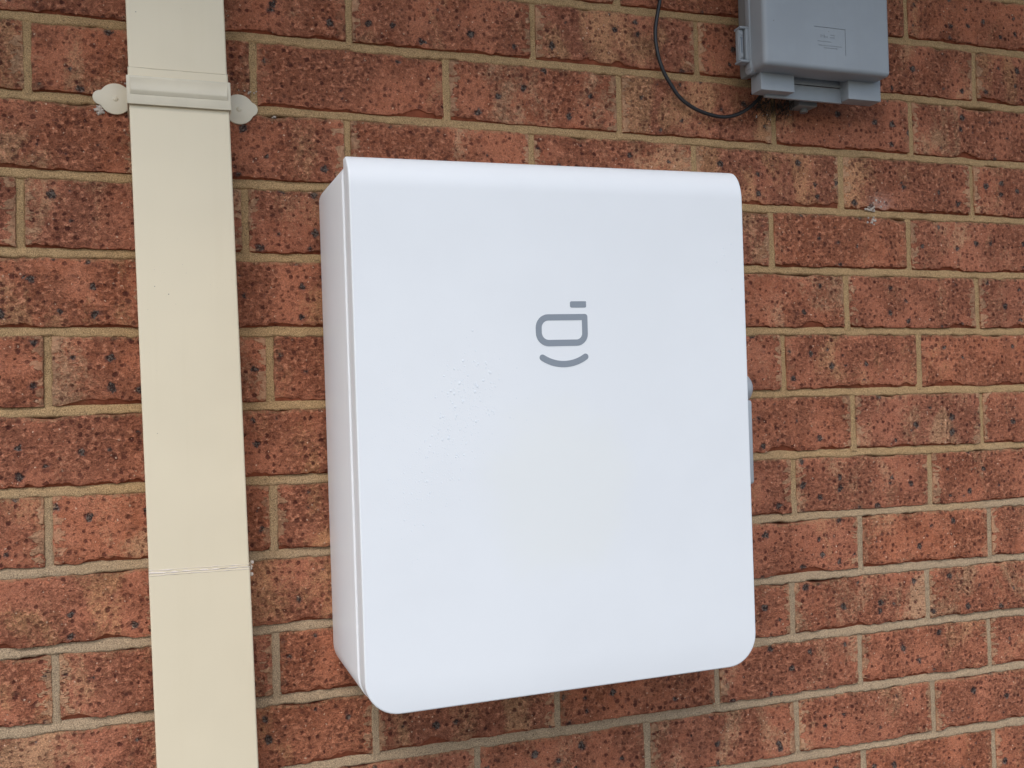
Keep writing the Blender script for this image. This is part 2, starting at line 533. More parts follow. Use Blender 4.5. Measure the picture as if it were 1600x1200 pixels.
def perps(k):
    base = sorted(PERP.get(k, []))
    out = list(base)
    if not out:
        out = [(0.10 if k % 2 == 0 else 0.215) + 0.24 * 2 + random.uniform(-.005, .005)]
    while out[0] > X0: out.insert(0, out[0] - 0.2395 + random.uniform(-.002, .002))
    i = 0
    while i < len(out) - 1:
        gap = out[i + 1] - out[i]
        if gap > 0.36:
            c = round(gap / 0.24)
            for q in range(1, c):
                out.insert(i + q, out[i] + gap * q / c)
        i += 1
    while out[-1] < X1: out.append(out[-1] + 0.2395 + random.uniform(-.002, .002))
    return out


wall = empty("brick_wall", (0.78, 0.05, -1.72))
tag(wall, "speckled red brick wall in stretcher bond with sandy tan mortar joints", "wall")
WL = Vector(wall.location)


def brick_mesh(x0, x1, k, xc, zc, hi, seed):
    nx, nz = (92, 20) if hi else (18, 7)
    u = np.linspace(0, 1, nx); v = np.linspace(0, 1, nz)
    xs = x0 + (x1 - x0) * u
    top = bed(k, xs) - 0.0046
    bot = bed(k + 1, xs) + 0.0046
    rag = 0.5 + 0.5 * (0.62 * n1(xs, 24, seed) + 0.48 * n1(xs, 85, seed + 3) + 0.32 * n1(xs, 230, seed + 4))
    lip = 0.0005 + 0.0082 * np.clip(rag - 0.30, 0, 1) ** 1.1
    lip *= 0.55 + 0.9 * (0.5 + 0.5 * n1(np.array([0.3]), 1, seed + 9))[0]
    chip = np.clip(n1(xs, 17, seed + 21) - 0.50, 0, 1) * 0.011 + np.clip(n1(xs, 120, seed + 22) - 0.4, 0, 1) * 0.0022
    lip = lip + chip
    zb = bot + lip
    zt = top - 0.0007 * (1 + n1(xs, 60, seed + 5)) - np.clip(n1(xs, 26, seed + 6) - 0.40, 0, 1) * 0.007 - np.clip(n1(xs, 90, seed + 16) - 0.45, 0, 1) * 0.002
    vz = np.linspace(0, 0.076, nz)
    xl = 0.0006 * n1(vz, 90, seed + 7) + 0.0006 * n1(vz, 250, seed + 8)
    xr = 0.0006 * n1(vz, 90, seed + 11) + 0.0006 * n1(vz, 250, seed + 12)
    U, Vv = np.meshgrid(u, v)                       # rows are z
    X = xs[None, :] + xl[:, None] * (1 - U) ** 6 - xr[:, None] * U ** 6
    Z = zb[None, :] + (zt - zb)[None, :] * Vv
    yo = 0.0007 * math.sin(seed * 7.7)
    tx = 0.0011 * math.sin(seed * 3.3); tz = 0.0010 * math.sin(seed * 5.1)
    Y = yo + tx * (U - .5) + tz * (Vv - .5) + 0.00055 * n2(X, Z, 45, seed) + 0.0004 * n2(X, Z, 130, seed + 1) * (1 if hi else 0)
    # eased arrises
    dx = np.minimum(X - x0, x1 - X); dzt = zt[None, :] - Z; dzb = Z - zb[None, :]
    Y = Y + 0.0012 * np.clip(1 - dx / 0.004, 0, 1) ** 2 + 0.0010 * np.clip(1 - dzt / 0.005, 0, 1) ** 2
    E = np.zeros(X.shape + (4,)); E[..., 3] = 1
    E[..., 1] = np.clip(1 - dx / 0.020, 0, 1)
    E[..., 2] = np.clip(1 - dzt / 0.012, 0, 1)
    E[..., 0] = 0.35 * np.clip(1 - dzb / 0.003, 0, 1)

    def row(Xr, Yr, Zr, red):
        e = np.zeros((1, nx, 4)); e[..., 3] = 1; e[..., 0] = red
        return Xr[None, :], Yr[None, :], Zr[None, :], e
    rec = 0.0042 + 0.0012 * n1(xs, 40, seed + 15)
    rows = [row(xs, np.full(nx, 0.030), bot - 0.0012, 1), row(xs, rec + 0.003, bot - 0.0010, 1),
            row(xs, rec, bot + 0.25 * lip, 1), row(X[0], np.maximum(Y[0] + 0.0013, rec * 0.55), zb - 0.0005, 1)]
    r2 = [row(xs, Y[-1] + 0.0016, zt + 0.0007, 0.4), row(xs, np.full(nx, 0.030), zt + 0.0008, 0.5)]
    Xa = np.vstack([q[0] for q in rows] + [X] + [q[0] for q in r2])
    Ya = np.vstack([q[1] for q in rows] + [Y] + [q[1] for q in r2])
    Za = np.vstack([q[2] for q in rows] + [Z] + [q[2] for q in r2])
    Ea = np.concatenate([q[3] for q in rows] + [E] + [q[3] for q in r2], 0)
    # end columns
    def col(i, dxx, dy):
        return Xa[:, i:i + 1] + dxx, (Ya[:, i:i + 1] + dy if dy < 0.01 else np.full((len(Xa), 1), dy)), Za[:, i:i + 1], Ea[:, i:i + 1]
    cl = [col(0, -0.0006, 0.030), col(0, -0.0005, 0.0016)]
    cr = [col(nx - 1, 0.0005, 0.0016), col(nx - 1, 0.0006, 0.030)]
    Xa2 = np.hstack([c[0] for c in cl] + [Xa] + [c[0] for c in cr])
    Ya2 = np.hstack([c[1] for c in cl] + [Ya] + [c[1] for c in cr])
    Za2 = np.hstack([c[2] for c in cl] + [Za] + [c[2] for c in cr])
    Ea2 = np.concatenate([c[3] for c in cl] + [Ea] + [c[3] for c in cr], 1)
    R, Cn = Xa2.shape
    V = np.stack([Xa2 - xc, Ya2, Za2 - zc], -1).reshape(-1, 3)
    idx = np.arange(R * Cn).reshape(R, Cn)
    Q = np.stack([idx[:-1, :-1], idx[:-1, 1:], idx[1:, 1:], idx[1:, :-1]], -1).reshape(-1, 4)
    return from_np("brick", V, Q, Ea2.reshape(-1, 4), 50)


seed = 1
joints = []
low = None
for k in range(K0, K1):
    ps = perps(k)
    for a, b in zip(ps[:-1], ps[1:]):
        if b < X0 or a > X1: continue
        xa, xb = a + 0.0046 + random.uniform(-.0006, .0006), b - 0.0046 + random.uniform(-.0006, .0006)
        xc = (xa + xb) / 2; zc = float((bed(k, xc) + bed(k + 1, xc)) / 2)
        hid = 0.52 < xa and xb < 0.87 and -0.66 < zc < -0.30
        hi = (-0.25 < xc < 1.70) and (-1.08 < zc < 0.25) and not hid
        seed += 1
        if hi:
            me = brick_mesh(xa, xb, k, xc, zc, True, seed)
        else:
            me = brick_mesh(xa, xb, k, xc, zc, False, seed)
        link("brick", me, M_brick, wall, Vector((xc, 0, zc)) - WL)
    joints.append((k, [q for q in ps if X0 < q < X1]))

# mortar: weathered beds (cut back under the brick above, flush with the brick below) and slightly raked perpends
V = []; Q = []


def grid(Xg, Yg, Zg):
    base = sum(len(v) for v in V)
    R_, C_ = Xg.shape
    V.append(np.stack([Xg, Yg, Zg], -1).reshape(-1, 3))
    idx = base + np.arange(R_ * C_).reshape(R_, C_)
    Q.append(np.stack([idx[:-1, :-1], idx[:-1, 1:], idx[1:, 1:], idx[1:, :-1]], -1).reshape(-1, 4))


for k in range(K0, K1 + 1):
    hi = -2 <= k <= 12
    xs = np.arange(X0 - 0.1, X1 + 0.1, 0.0022 if hi else 0.02)
    zc = bed(k, xs)
    prof = [(-0.0078, 0.010), (-0.0066, 0.0020), (-0.0052, 0.0003), (-0.0040, -0.0001), (-0.0020, 0.0004), (0.0005, 0.0012),
            (0.0028, 0.0021), (0.0046, 0.0030), (0.0060, 0.0044), (0.0095, 0.0070)]
    Zg = []; Yg = []
    for j, (dz, y) in enumerate(prof):
        w = 0.0011 * n1(xs, 38, k * 3 + 1) + 0.0009 * n1(xs, 120, k * 3 + 2) + 0.0004 * n1(xs, 330, k * 3 + 5) if j < 4 else 0.0004 * n1(xs, 90, k * 5 + j)
        Zg.append(zc + dz + w)
        Yg.append(y + 0.0006 * n1(xs, 22, k + 70) + 0.00035 * n1(xs, 140, k * 9 + j) + (np.clip(n1(xs, 30, k + 7) - 0.35, 0, 1) * 0.003 if j > 5 else 0))
    Xg = np.broadcast_to(xs, (len(prof), len(xs)))
    grid(Xg, np.array(Yg), np.array(Zg))
for k, ps in joints:
    for x in ps:
        zt = float(bed(k, x)) - 0.001; zb = float(bed(k + 1, x)) + 0.001
        zs = np.linspace(zb, zt, 34)
        sd = x * 31 + k
        w = [-0.0085, -0.0062, -0.0048, -0.0024, 0, 0.0024, 0.0048, 0.0062, 0.0085]
        rec = 0.0012 + 0.0014 * (0.5 + 0.5 * math.sin(sd * 9.1))
        yy = [0.012, rec + 0.0022, rec + 0.0002, rec - .0003, rec, rec - .0003, rec + 0.0002, rec + 0.0022, 0.012]
        Xg = np.array([x + q + 0.0005 * n1(zs, 80, sd + j * 0.1) for j, q in enumerate(w)])
        Yg = np.array([y + 0.0004 * n1(zs, 120, sd + j) + 0.0008 * n1(zs, 22, sd + 50) for j, y in enumerate(yy)])
        Zg = np.broadcast_to(zs, Xg.shape)
        grid(Xg, Yg, Zg)
# solid core behind the joints
base = sum(len(v) for v in V)
V.append(np.array([(X0 - .1, .02, -1.72), (X1 + .1, .02, -1.72), (X1 + .1, .02, .53), (X0 - .1, .02, .53)]))
Q.append(np.array([[base, base + 1, base + 2, base + 3]]))
VV = np.vstack(V) - np.array(WL)
link("mortar", from_np("mortar", VV, np.vstack(Q)), M_mortar, wall)

# lime smear on two bricks at the right
V = []; Q = []


def flake(x, z, r, seed, asp=1.0, y=-0.0006, th=0.0006, nseg=18):
    base = sum(len(v) for v in V)
    t = np.linspace(0, 2 * math.pi, nseg, endpoint=False)
    rr = r * (1 + 0.45 * np.sin(2 * t + seed) * np.sin(3 * t + 2 * seed) + 0.3 * np.sin(5 * t + seed * 3))
    o = np.stack([x + rr * np.cos(t) * asp, np.full(nseg, y + th), z + rr * np.sin(t)], -1)
    i_ = np.stack([x + .7 * rr * np.cos(t) * asp, np.full(nseg, y - th), z + .7 * rr * np.sin(t)], -1)
    V.append(np.vstack([o, i_, [[x, y - th * 1.2, z]]]))
    for q in range(nseg):
        q2 = (q + 1) % nseg
        Q.append(np.array([[base + q, base + q2, base + nseg + q2, base + nseg + q]]))
        Q.append(np.array([[base + nseg + q, base + nseg + q2, base + 2 * nseg, base + 2 * nseg]]))


for i in range(8):
    flake(1.226 + random.gauss(0, 0.010), -0.162 + abs(random.gauss(0, 0.010)), random.uniform(0.0006, 0.0022), i, 1.0)
for i in range(12):
    flake(1.214 + random.gauss(0, 0.004), -0.1655 + random.gauss(0, 0.0025), random.uniform(0.0008, 0.0022), i + 40, 1.5)
for i in range(10):
    flake(1.212 + random.gauss(0, 0.004), -0.181 + random.gauss(0, 0.003), random.uniform(0.0007, 0.0022), i + 70)
sm = link("lime_smear", from_np("lime_smear", np.vstack(V) - np.array(WL), np.vstack(Q)), M_smear, wall)
sm["kind"] = "stuff"

# ------------------------------------------------------------------ downpipe
TILT = 0.0228                                  # leans a little to the right going down
PX = lambda z: 0.2418 - TILT * (z + 0.0)       # centre line at z
dp = empty("downpipe", (PX(-1.72), 0, -1.72))
tag(dp, "cream rectangular steel downpipe running the full height of the wall at left", "downpipe")
DL = Vector(dp.location)


def pipe_section(z0, z1, w, d, yb):
    """hollow rounded-rectangle section, long axis sheared to follow the pipe"""
    ring = []
    r = 0.0022
    x = w / 2
    for cx, cy, a0 in ((x - r, -d + r, -90), (x - r, -r, 0), (-x + r, -r, 90), (-x + r, -d + r, 180)):
        for q in range(5):
            a = math.radians(a0 + 22.5 * q)
            ring.append((cx + r * math.cos(a), yb + cy + r * math.sin(a)))
    zs = list(np.linspace(z0, z1, max(2, int((z1 - z0) / 0.05))))
    n = len(ring)
    V = []
    for z in zs:
        for (a, b) in ring: V.append((PX(z) + a - DL.x, b - DL.y, z - DL.z))
    # turned-in mouths
    for z in (zs[0], zs[-1]):
        for (a, b) in ring: V.append((PX(z) + a * 0.985 - DL.x, (b - (yb - d / 2)) * 0.97 + yb - d / 2 - DL.y, z - DL.z))
    Q = []
    for i in range(len(zs) - 1):
        for k in range(n):
            k2 = (k + 1) % n
            Q.append((i * n + k, i * n + k2, (i + 1) * n + k2, (i + 1) * n + k))
    L = len(zs)
    for k in range(n):
        k2 = (k + 1) % n
        Q.append((L * n + k2, k2, k, L * n + k) if False else (k2, k, L * n + k, L * n + k2))
        Q.append(((L - 1) * n + k, (L - 1) * n + k2, (L + 1) * n + k2, (L + 1) * n + k))
    return from_np("pipe_section", V, Q, None, 40)


link("pipe_section", pipe_section(-0.0600, 0.525, 0.1040, 0.050, -0.0060), M_cream, dp)
link("pipe_section", pipe_section(-0.6105, -0.0605, 0.1056, 0.052, -0.0050), M_cream, dp)
link("pipe_section", pipe_section(-1.70, -0.6110, 0.1066, 0.0535, -0.0042), M_cream, dp)

# sealant at the joint
V = []; Q = []
xs = np.linspace(-0.0528, 0.0528, 90)
PYF = -0.0577
def bead(z0, z1, amp, yb, th, seed, xs=xs):
    base = sum(len(v) for v in V)
    c = (z0 + (z1 - z0) * (xs - xs[0]) / (xs[-1] - xs[0]))
    wv = amp * (0.55 + 0.45 * n1(xs, 160, seed)) * (0.75 + 0.25 * n1(xs, 40, seed + 1))
    prof = [(-1, 0.0004), (-0.6, -0.6), (0, -1.0), (0.6, -0.6), (1, 0.0004)]
    G = []
    for a, b in prof:
        G.append(np.stack([PX(c) + xs - DL.x, yb + (b * th if b < 0 else b) * (0.7 + 0.3 * n1(xs, 210, seed + 5)) - DL.y,
                           c + a * wv + 0.0004 * n1(xs, 120, seed + 2) - DL.z], -1))
    V.append(np.vstack(G))
    n = len(xs)
    idx = base + np.arange(5 * n).reshape(5, n)
    Q.append(np.stack([idx[:-1, :-1], idx[:-1, 1:], idx[1:, 1:], idx[1:, :-1]], -1).reshape(-1, 4))
bead(-0.6107, -0.6114, 0.0019, PYF, 0.0006, 1)
bead(-0.6076, -0.6086, 0.0013, -0.0570, 0.0005, 4)
bead(-0.6132, -0.6136, 0.0009, PYF, 0.0007, 8)
link("sealant_bead", from_np("sealant_bead", np.vstack(V), np.vstack(Q)), M_sealant, dp)
V = []; Q = []
bead(-0.0607, -0.0609, 0.0005, -0.0570, 0.0004, 14)
link("sealant_bead", from_np("sealant_bead", np.vstack(V), np.vstack(Q)), M_cream2, dp)
# lump of sealant squeezed out at the side of the joint
bm = bmesh.new()
for i in range(7):
    bmesh.ops.create_icosphere(bm, subdivisions=2, radius=random.uniform(0.0012, 0.0024), matrix=Matrix.Translation(
        Vector((PX(-0.614) + 0.0552 + random.uniform(-.0005, .0018), -0.035 + random.uniform(-.008, .008), -0.609 - i * 0.0022)) - DL))
link("sealant_lump", from_bm("sealant_lump", bm, 80), M_sealant, dp)

# ------------------------------------------------------------------ bracket holding the downpipe
br = empty("pipe_bracket", (PX(-0.08), -0.001, -0.082))
tag(br, "cream metal strap with two riveted lobed ears clamping the downpipe", "pipe bracket")
BL = Vector(br.location)
bm = bmesh.new()
w = 0.1082
sh = Matrix.Identity(4)
# strap: three sided band, with a raised panel pressed into the front
add_box(bm, (-w / 2, -0.0605, -0.0198), (w / 2, -0.0590, 0.0115), 0.0006, 2)
add_box(bm, (-w / 2 - 0.0006, -0.0600, -0.0196), (-w / 2 + 0.0008, -0.0030, 0.0113), 0.0005, 2)
add_box(bm, (w / 2 - 0.0008, -0.0600, -0.0196), (w / 2 + 0.0006, -0.0030, 0.0113), 0.0005, 2)
pv = []
for sx, ins in ((-1, 0.0), (1, 0.0)):
    pv.append([bm.verts.new((sx * (w / 2 - 0.0026 - q), y_, z_)) for y_, z_, q in
               ((-0.0595, 0.0100, 0), (-0.0607, 0.0092, 0.0004), (-0.0634, -0.0045, 0.0010), (-0.0632, -0.0058, 0.0010), (-0.0604, -0.0096, 0.0002), (-0.0595, -0.0096, 0))])
bm.faces.new(pv[0]); bm.faces.new(pv[1][::-1])
for q in range(6):
    bm.faces.new((pv[0][q], pv[0][(q + 1) % 6], pv[1][(q + 1) % 6], pv[1][q]))
for v in bm.verts:
    v.co.x += -TILT * v.co.z
link("strap", from_bm("strap", bm, 50), M_cream2, br)


def ear(side):
    cx, cz = (0.1765, -0.0810) if side < 0 else (0.3118, -0.0830)
    lx = 0.1605 if side < 0 else 0.3252
    pts = []
    n = 40
    # union of a disc and a smaller lobe, sampled by angle from the disc centre
    for q in range(n * 2):
        t = math.pi * q / n
        d = (math.cos(t), math.sin(t))
        r = 0.0176
        px, pz = lx - cx, 0.0008
        bq = d[0] * px + d[1] * pz
        disc = bq * bq - (px * px + pz * pz - 0.0083 ** 2)
        if disc > 0: r = max(r, bq + math.sqrt(disc))
        pts.append((cx + d[0] * r - BL.x, cz + d[1] * r - BL.z))
    bm = bmesh.new()
    prism(bm, pts, 0.0, -0.0022, 0.0006)
    e = link("ear", from_bm("ear", bm, 45), M_cream2, br)
    bm = bmesh.new()
    bmesh.ops.create_uvsphere(bm, u_segments=20, v_segments=10, radius=0.0030,
                              matrix=Matrix.Translation((cx - BL.x, -0.0022, cz - BL.z)) @ Matrix.Diagonal((1, 0.5, 1, 1)))
    link("rivet", from_bm("rivet", bm, 60), M_cream2, e)


ear(-1); ear(1)
# old sealant smear beside the bracket's left ear
V = []; Q = []
for i in range(9):
    flake(0.1585 + random.gauss(0, 0.0035), -0.0965 + random.gauss(0, 0.0022), random.uniform(0.0012, 0.0028), i + 5, 1.2, -0.0012, 0.0007)
for i in range(7):
    flake(0.189 + random.gauss(0, 0.002), -0.0575 - i * 0.0016, random.uniform(0.0006, 0.0014), i + 15, 1.0, -0.0012, 0.0006)
for i in range(8):
    flake(0.326 + random.gauss(0, 0.006), -0.0615 + random.gauss(0, 0.002), random.uniform(0.0006, 0.0013), i + 25, 1.0, -0.0012, 0.0006)
for i in range(4):
    flake(0.352 + random.gauss(0, 0.003), -0.0885 + random.gauss(0, 0.001), random.uniform(0.0006, 0.0016), i + 35, 1.0, -0.0008, 0.0006)
o = link("lime_smear", from_np("lime_smear", np.vstack(V) - np.array(WL), np.vstack(Q)), M_smear, wall)
o["kind"] = "stuff"

# ------------------------------------------------------------------ white electrical enclosure
BW, BH = 0.4700, 0.5845
box = empty("electrical_enclosure", (0.6401, -0.0035, -0.4592), (0.018, -0.0135, 0))
tag(box, "large white wall box with rounded corners and a grey smiling emblem", "electrical box")


def outline(w, h, rb, rt, ins, roll_z=0.0, n=10, ns=14, nr=14):
    pts = []
    for q in range(n + 1):
        a = math.pi / 2 * q / n
        r = max(rb - ins, 1e-5)
        pts.append((w / 2 - rb + r * math.sin(a), -h / 2 + rb - r * math.cos(a)))
    za, zb_ = -h / 2 + rb, h / 2 - rt
    zm = zb_ - max(roll_z - rt, 0.0)
    for q in range(1, ns): pts.append((w / 2 - ins, za + (zm - za) * q / ns))
    if roll_z > rt:
        for q in range(nr): pts.append((w / 2 - ins, zm + (zb_ - zm) * math.sin(math.pi / 2 * q / nr)))
    else:
        pts.append((w / 2 - ins, zm))
    for q in range(n + 1):
        a = math.pi / 2 * q / n
        r = max(rt - ins, 1e-5)
        pts.append((w / 2 - rt + r * math.cos(a), h / 2 - rt + r * math.sin(a)))
    return pts


def shell(loops, w, h, rb, rt, rz=0.0, ry=0.0, yback=0.0, cap0=True):
    V = []; n = None
    for ins, y in loops:
        p = outline(w, h, rb, rt, ins, rz)
        n = len(p)
        for sgn, seq in ((1, p), (-1, p[::-1])):
            for x, z in seq:
                yy = y
                if rz:
                    t = (z - (h / 2 - rz)) / rz
                    if t > 0: yy = min(y + ry * (1 - math.sqrt(max(0.0, 1 - min(t, 1.0) ** 2))), yback)
                V.append((sgn * x, yy, z))
    N = 2 * n
    Q = []
    for l in range(len(loops) - 1):
        for k in range(N):
            k2 = (k + 1) % N
            Q.append((l * N + k, l * N + k2, (l + 1) * N + k2, (l + 1) * N + k))
    def fill(l, flip):
        for i in range(n - 1):
            q = (l * N + i, l * N + i + 1, l * N + N - 2 - i, l * N + N - 1 - i)
            Q.append(q[::-1] if flip else q)
    fill(len(loops) - 1, False)
    if cap0: fill(0, True)
    me = bpy.data.meshes.new("shell")
    bm = bmesh.new()
    vs = [bm.verts.new(v) for v in V]
    for q in Q:
        try: bm.faces.new([vs[i] for i in q])
        except ValueError: pass
    bmesh.ops.remove_doubles(bm, verts=bm.verts, dist=1e-6)
    return from_bm("shell", bm, 40)


b = 0.0016
body = shell([(0.0, -0.006), (0.0, -0.1565 + b)] + [(b * (1 - math.cos(a)), -0.1565 + b - b * math.sin(a)) for a in (0.4, 0.8, 1.2, math.pi / 2)],
             BW, BH - 0.004, 0.036, 0.020)
link("body", body, M_body, box)
bf = 0.0020
CWD = BW - 0.0036
cover = shell([(0.004, -0.1560), (0.0, -0.1585), (0.0, -0.1860 + bf)] + [(bf * (1 - math.cos(a)), -0.1860 + bf - bf * math.sin(a)) for a in
              (0.25, 0.5, 0.75, 1.0, 1.25, math.pi / 2)], CWD, BH, 0.0370, 0.0045, 0.036, 0.0275, -0.1585, False)
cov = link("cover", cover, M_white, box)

# emblem printed on the cover
FACT = (1.23547 - 0.1862) / (1.23547 - 0.16)
def L(x, z):                                     # wall-plane position on the cover -> enclosure local
    X = CAM.x + (x - CAM.x) * FACT; Z = CAM.z + (z - CAM.z) * FACT
    return X - 0.6420, Z + 0.4612
bm = bmesh.new()
ye0, ye1 = -0.1860, -0.18625


def rrect(x0, x1, z0, z1, radii, n=8):
    pts = []
    for (cx, cz, sx, sz, r, a0) in ((x1, z1, -1, -1, radii[0], 0), (x0, z1, 1, -1, radii[1], 90), (x0, z0, 1, 1, radii[2], 180), (x1, z0, -1, 1, radii[3], 270)):
        for q in range(n + 1):
            a = math.radians(a0 + 90 * q / n)
            pts.append((cx + sx * r + r * math.cos(a), cz + sz * r + r * math.sin(a)))
    return pts


def ringfill(bm, outer, inner, y0, y1):
    n = len(outer)
    o = [bm.verts.new((x, y1, z)) for x, z in outer]; i_ = [bm.verts.new((x, y1, z)) for x, z in inner]
    ob = [bm.verts.new((x, y0, z)) for x, z in outer]; ib = [bm.verts.new((x, y0, z)) for x, z in inner]
    for k in range(n):
        k2 = (k + 1) % n
        bm.faces.new((o[k], o[k2], i_[k2], i_[k]))
        bm.faces.new((o[k2], o[k], ob[k], ob[k2]))
        bm.faces.new((i_[k], i_[k2], ib[k2], ib[k]))


x0, z1 = L(0.6616, -0.3216); x1, z0 = L(0.6815, -0.3288)
prism(bm, rrect(x0, x1, z0, z1, [.0009, .002, .002, .0016]), ye0, ye1)
ox0, oz1 = L(0.6191, -0.3361); ox1, oz0 = L(0.6826, -0.3722)
ix0, iz1 = L(0.6263, -0.3431); ix1, iz0 = L(0.6756, -0.3650)
ringfill(bm, rrect(ox0, ox1, oz0, oz1, [.0030, .0150, .0150, .0135]), rrect(ix0, ix1, iz0, iz1, [.0002, .0082, .0082, .0070]), ye0, ye1)
# smile
sx0, sz0 = L(0.6262, -0.3848); sx1, sz1 = L(0.6788, -0.3846); cxm, czm = L(0.6522, -0.3926)
pts = []
hw = 0.0035
xa, xb = sx0, sx1
sag = sz0 - czm
half = (xb - xa) / 2
Rc = (half * half + sag * sag) / (2 * sag)
cx, cz = (xa + xb) / 2, czm + Rc
a = math.asin(half / Rc)
for q in range(25):
    t = -a + 2 * a * q / 24
    pts.append((cx + (Rc + hw) * math.sin(t), cz - (Rc + hw) * math.cos(t)))
for q in range(1, 8):
    t = math.pi * q / 8
    dx, dz = math.sin(a), -math.cos(a)
    ex, ez = cx + Rc * dx, cz + Rc * dz
    pts.append((ex + hw * (math.cos(t) * dx + math.sin(t) * math.cos(a)), ez + hw * (math.cos(t) * dz + math.sin(t) * math.sin(a))))
for q in range(25):
    t = a - 2 * a * q / 24
    pts.append((cx + (Rc - hw) * math.sin(t), cz - (Rc - hw) * math.cos(t)))
for q in range(1, 8):
    t = math.pi * q / 8
    dx, dz = math.sin(-a), -math.cos(a)
    ex, ez = cx + Rc * dx, cz + Rc * dz
    pts.append((ex + hw * (-math.cos(t) * dx - math.sin(t) * math.cos(a)), ez + hw * (-math.cos(t) * dz + math.sin(t) * math.sin(a))))
prism(bm, pts, ye0, ye1)
link("emblem", from_bm("emblem", bm, 30), M_logo, box)

# isolator handle on the right hand side
bm = bmesh.new()
add_box(bm, (BW / 2 - 0.001, -0.166, -0.083), (BW / 2 + 0.0165, -0.118, 0.019), 0.004, 3)
sw = link("isolator_handle", from_bm("isolator_handle", bm, 50), M_switch, box)
bm = bmesh.new()
bmesh.ops.create_uvsphere(bm, u_segments=28, v_segments=14, radius=1.0,
                          matrix=Matrix.Translation((BW / 2 + 0.004, -0.146, 0.033)) @ Matrix.Diagonal((0.0225, 0.022, 0.0215, 1)))
link("knob", from_bm("knob", bm, 60), M_switch, sw)
bm = bmesh.new()
prism(bm, [(BW / 2 + 0.012, -0.060), (BW / 2 + 0.0205, -0.081), (BW / 2 + 0.012, -0.081)], -0.150, -0.140, 0.0004)
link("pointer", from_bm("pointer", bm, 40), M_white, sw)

# water beads on the cover
V = []; Q = []
def drop(x, z, r, asp):
    base = sum(len(v) for v in V)
    nseg = 8
    t = np.linspace(0, 2 * math.pi, nseg, endpoint=False)
    y = -0.1860
    r1 = np.stack([x + r * np.cos(t), np.full(nseg, y), z + r * asp * np.sin(t)], -1)
    r2 = np.stack([x + .8 * r * np.cos(t), np.full(nseg, y - .11 * r), z + .8 * r * asp * np.sin(t)], -1)
    r3 = np.stack([x + .4 * r * np.cos(t), np.full(nseg, y - .19 * r), z + .4 * r * asp * np.sin(t)], -1)
    V.append(np.vstack([r1, r2, r3, [[x, y - .21 * r, z]]]))
    for a_ in range(2):
        for q in range(nseg):
            q2 = (q + 1) % nseg
            Q.append(np.array([[base + a_ * nseg + q, base + a_ * nseg + q2, base + (a_ + 1) * nseg + q2, base + (a_ + 1) * nseg + q]]))
    for q in range(nseg):
        Q.append(np.array([[base + 2 * nseg + q, base + 2 * nseg + (q + 1) % nseg, base + 3 * nseg, base + 3 * nseg]]))
for i in range(820):
    s = random.random()
    cx = -0.098 - 0.085 * s + random.gauss(0, 0.020)
    cz = 0.060 - 0.150 * s + random.gauss(0, 0.022)
    if cx < -0.222: continue
    drop(cx, cz, min(0.0013, 0.00030 * math.exp(abs(random.gauss(0, 0.55)))) * (1.25 - .5 * s), random.uniform(1.0, 1.5))
for i in range(120):
    drop(-0.190 + random.gauss(0, 0.017), 0.035 + random.gauss(0, 0.035), random.uniform(.0003, .0006), 1.1)
for x, z, r in ((-.095, .052, .0013), (-.102, .046, .0015), (-.112, .058, .0011), (-.088, .061, .0013), (-.100, .070, .0012),
                (.205, .198, .0011), (.2065, .190, .0011), (.216, .203, .0010), (.196, .182, .0010), (.208, .172, .0009), (.215, .150, .0009)):
    drop(x, z, r, 1.2)
dr = link("water_droplets", from_np("water_droplets", np.vstack(V), np.vstack(Q)), M_drop, None, box.location, box.rotation_euler)
tag(dr, "fine water beads scattered over the left half of the white box's cover", "droplets", kind="stuff")

# ------------------------------------------------------------------ grey utility box (upper right)
ub = empty("utility_box", (1.071, 0.0, 0.14))
tag(ub, "grey plastic utility box with hinged lid, side latch and stepped bottom edge", "utility box")
UL = Vector(ub.location)
XL, XR, ZB, ZT = 0.9702, 1.1718, -0.0032, 0.315


def ubox(name, parts, mat, parent=ub, angle=45):
    bm = bmesh.new()
    for lo, hi, bv in parts:
        add_box(bm, Vector(lo) - UL, Vector(hi) - UL, bv, 3)
    return link(name, from_bm(name, bm, angle), mat, parent)


base = ubox("base", [((XL + .012, -0.062, 0.004), (XR - .010, -0.020, ZT - .004), 0.003), ((XL + .030, -0.022, 0.020), (XR - .030, -0.001, ZT - .02), 0.002)], M_greyd)
bm = bmesh.new()
add_box(bm, Vector((XL, -0.1000, ZB)) - UL, Vector((XR, -0.0640, ZT)) - UL)
es = [e for e in bm.edges if not all(abs(v.co.y - (-0.0640)) < 1e-6 for v in e.verts)]
bmesh.ops.bevel(bm, geom=es, offset=0.0068, segments=6, profile=0.5, affect='EDGES')
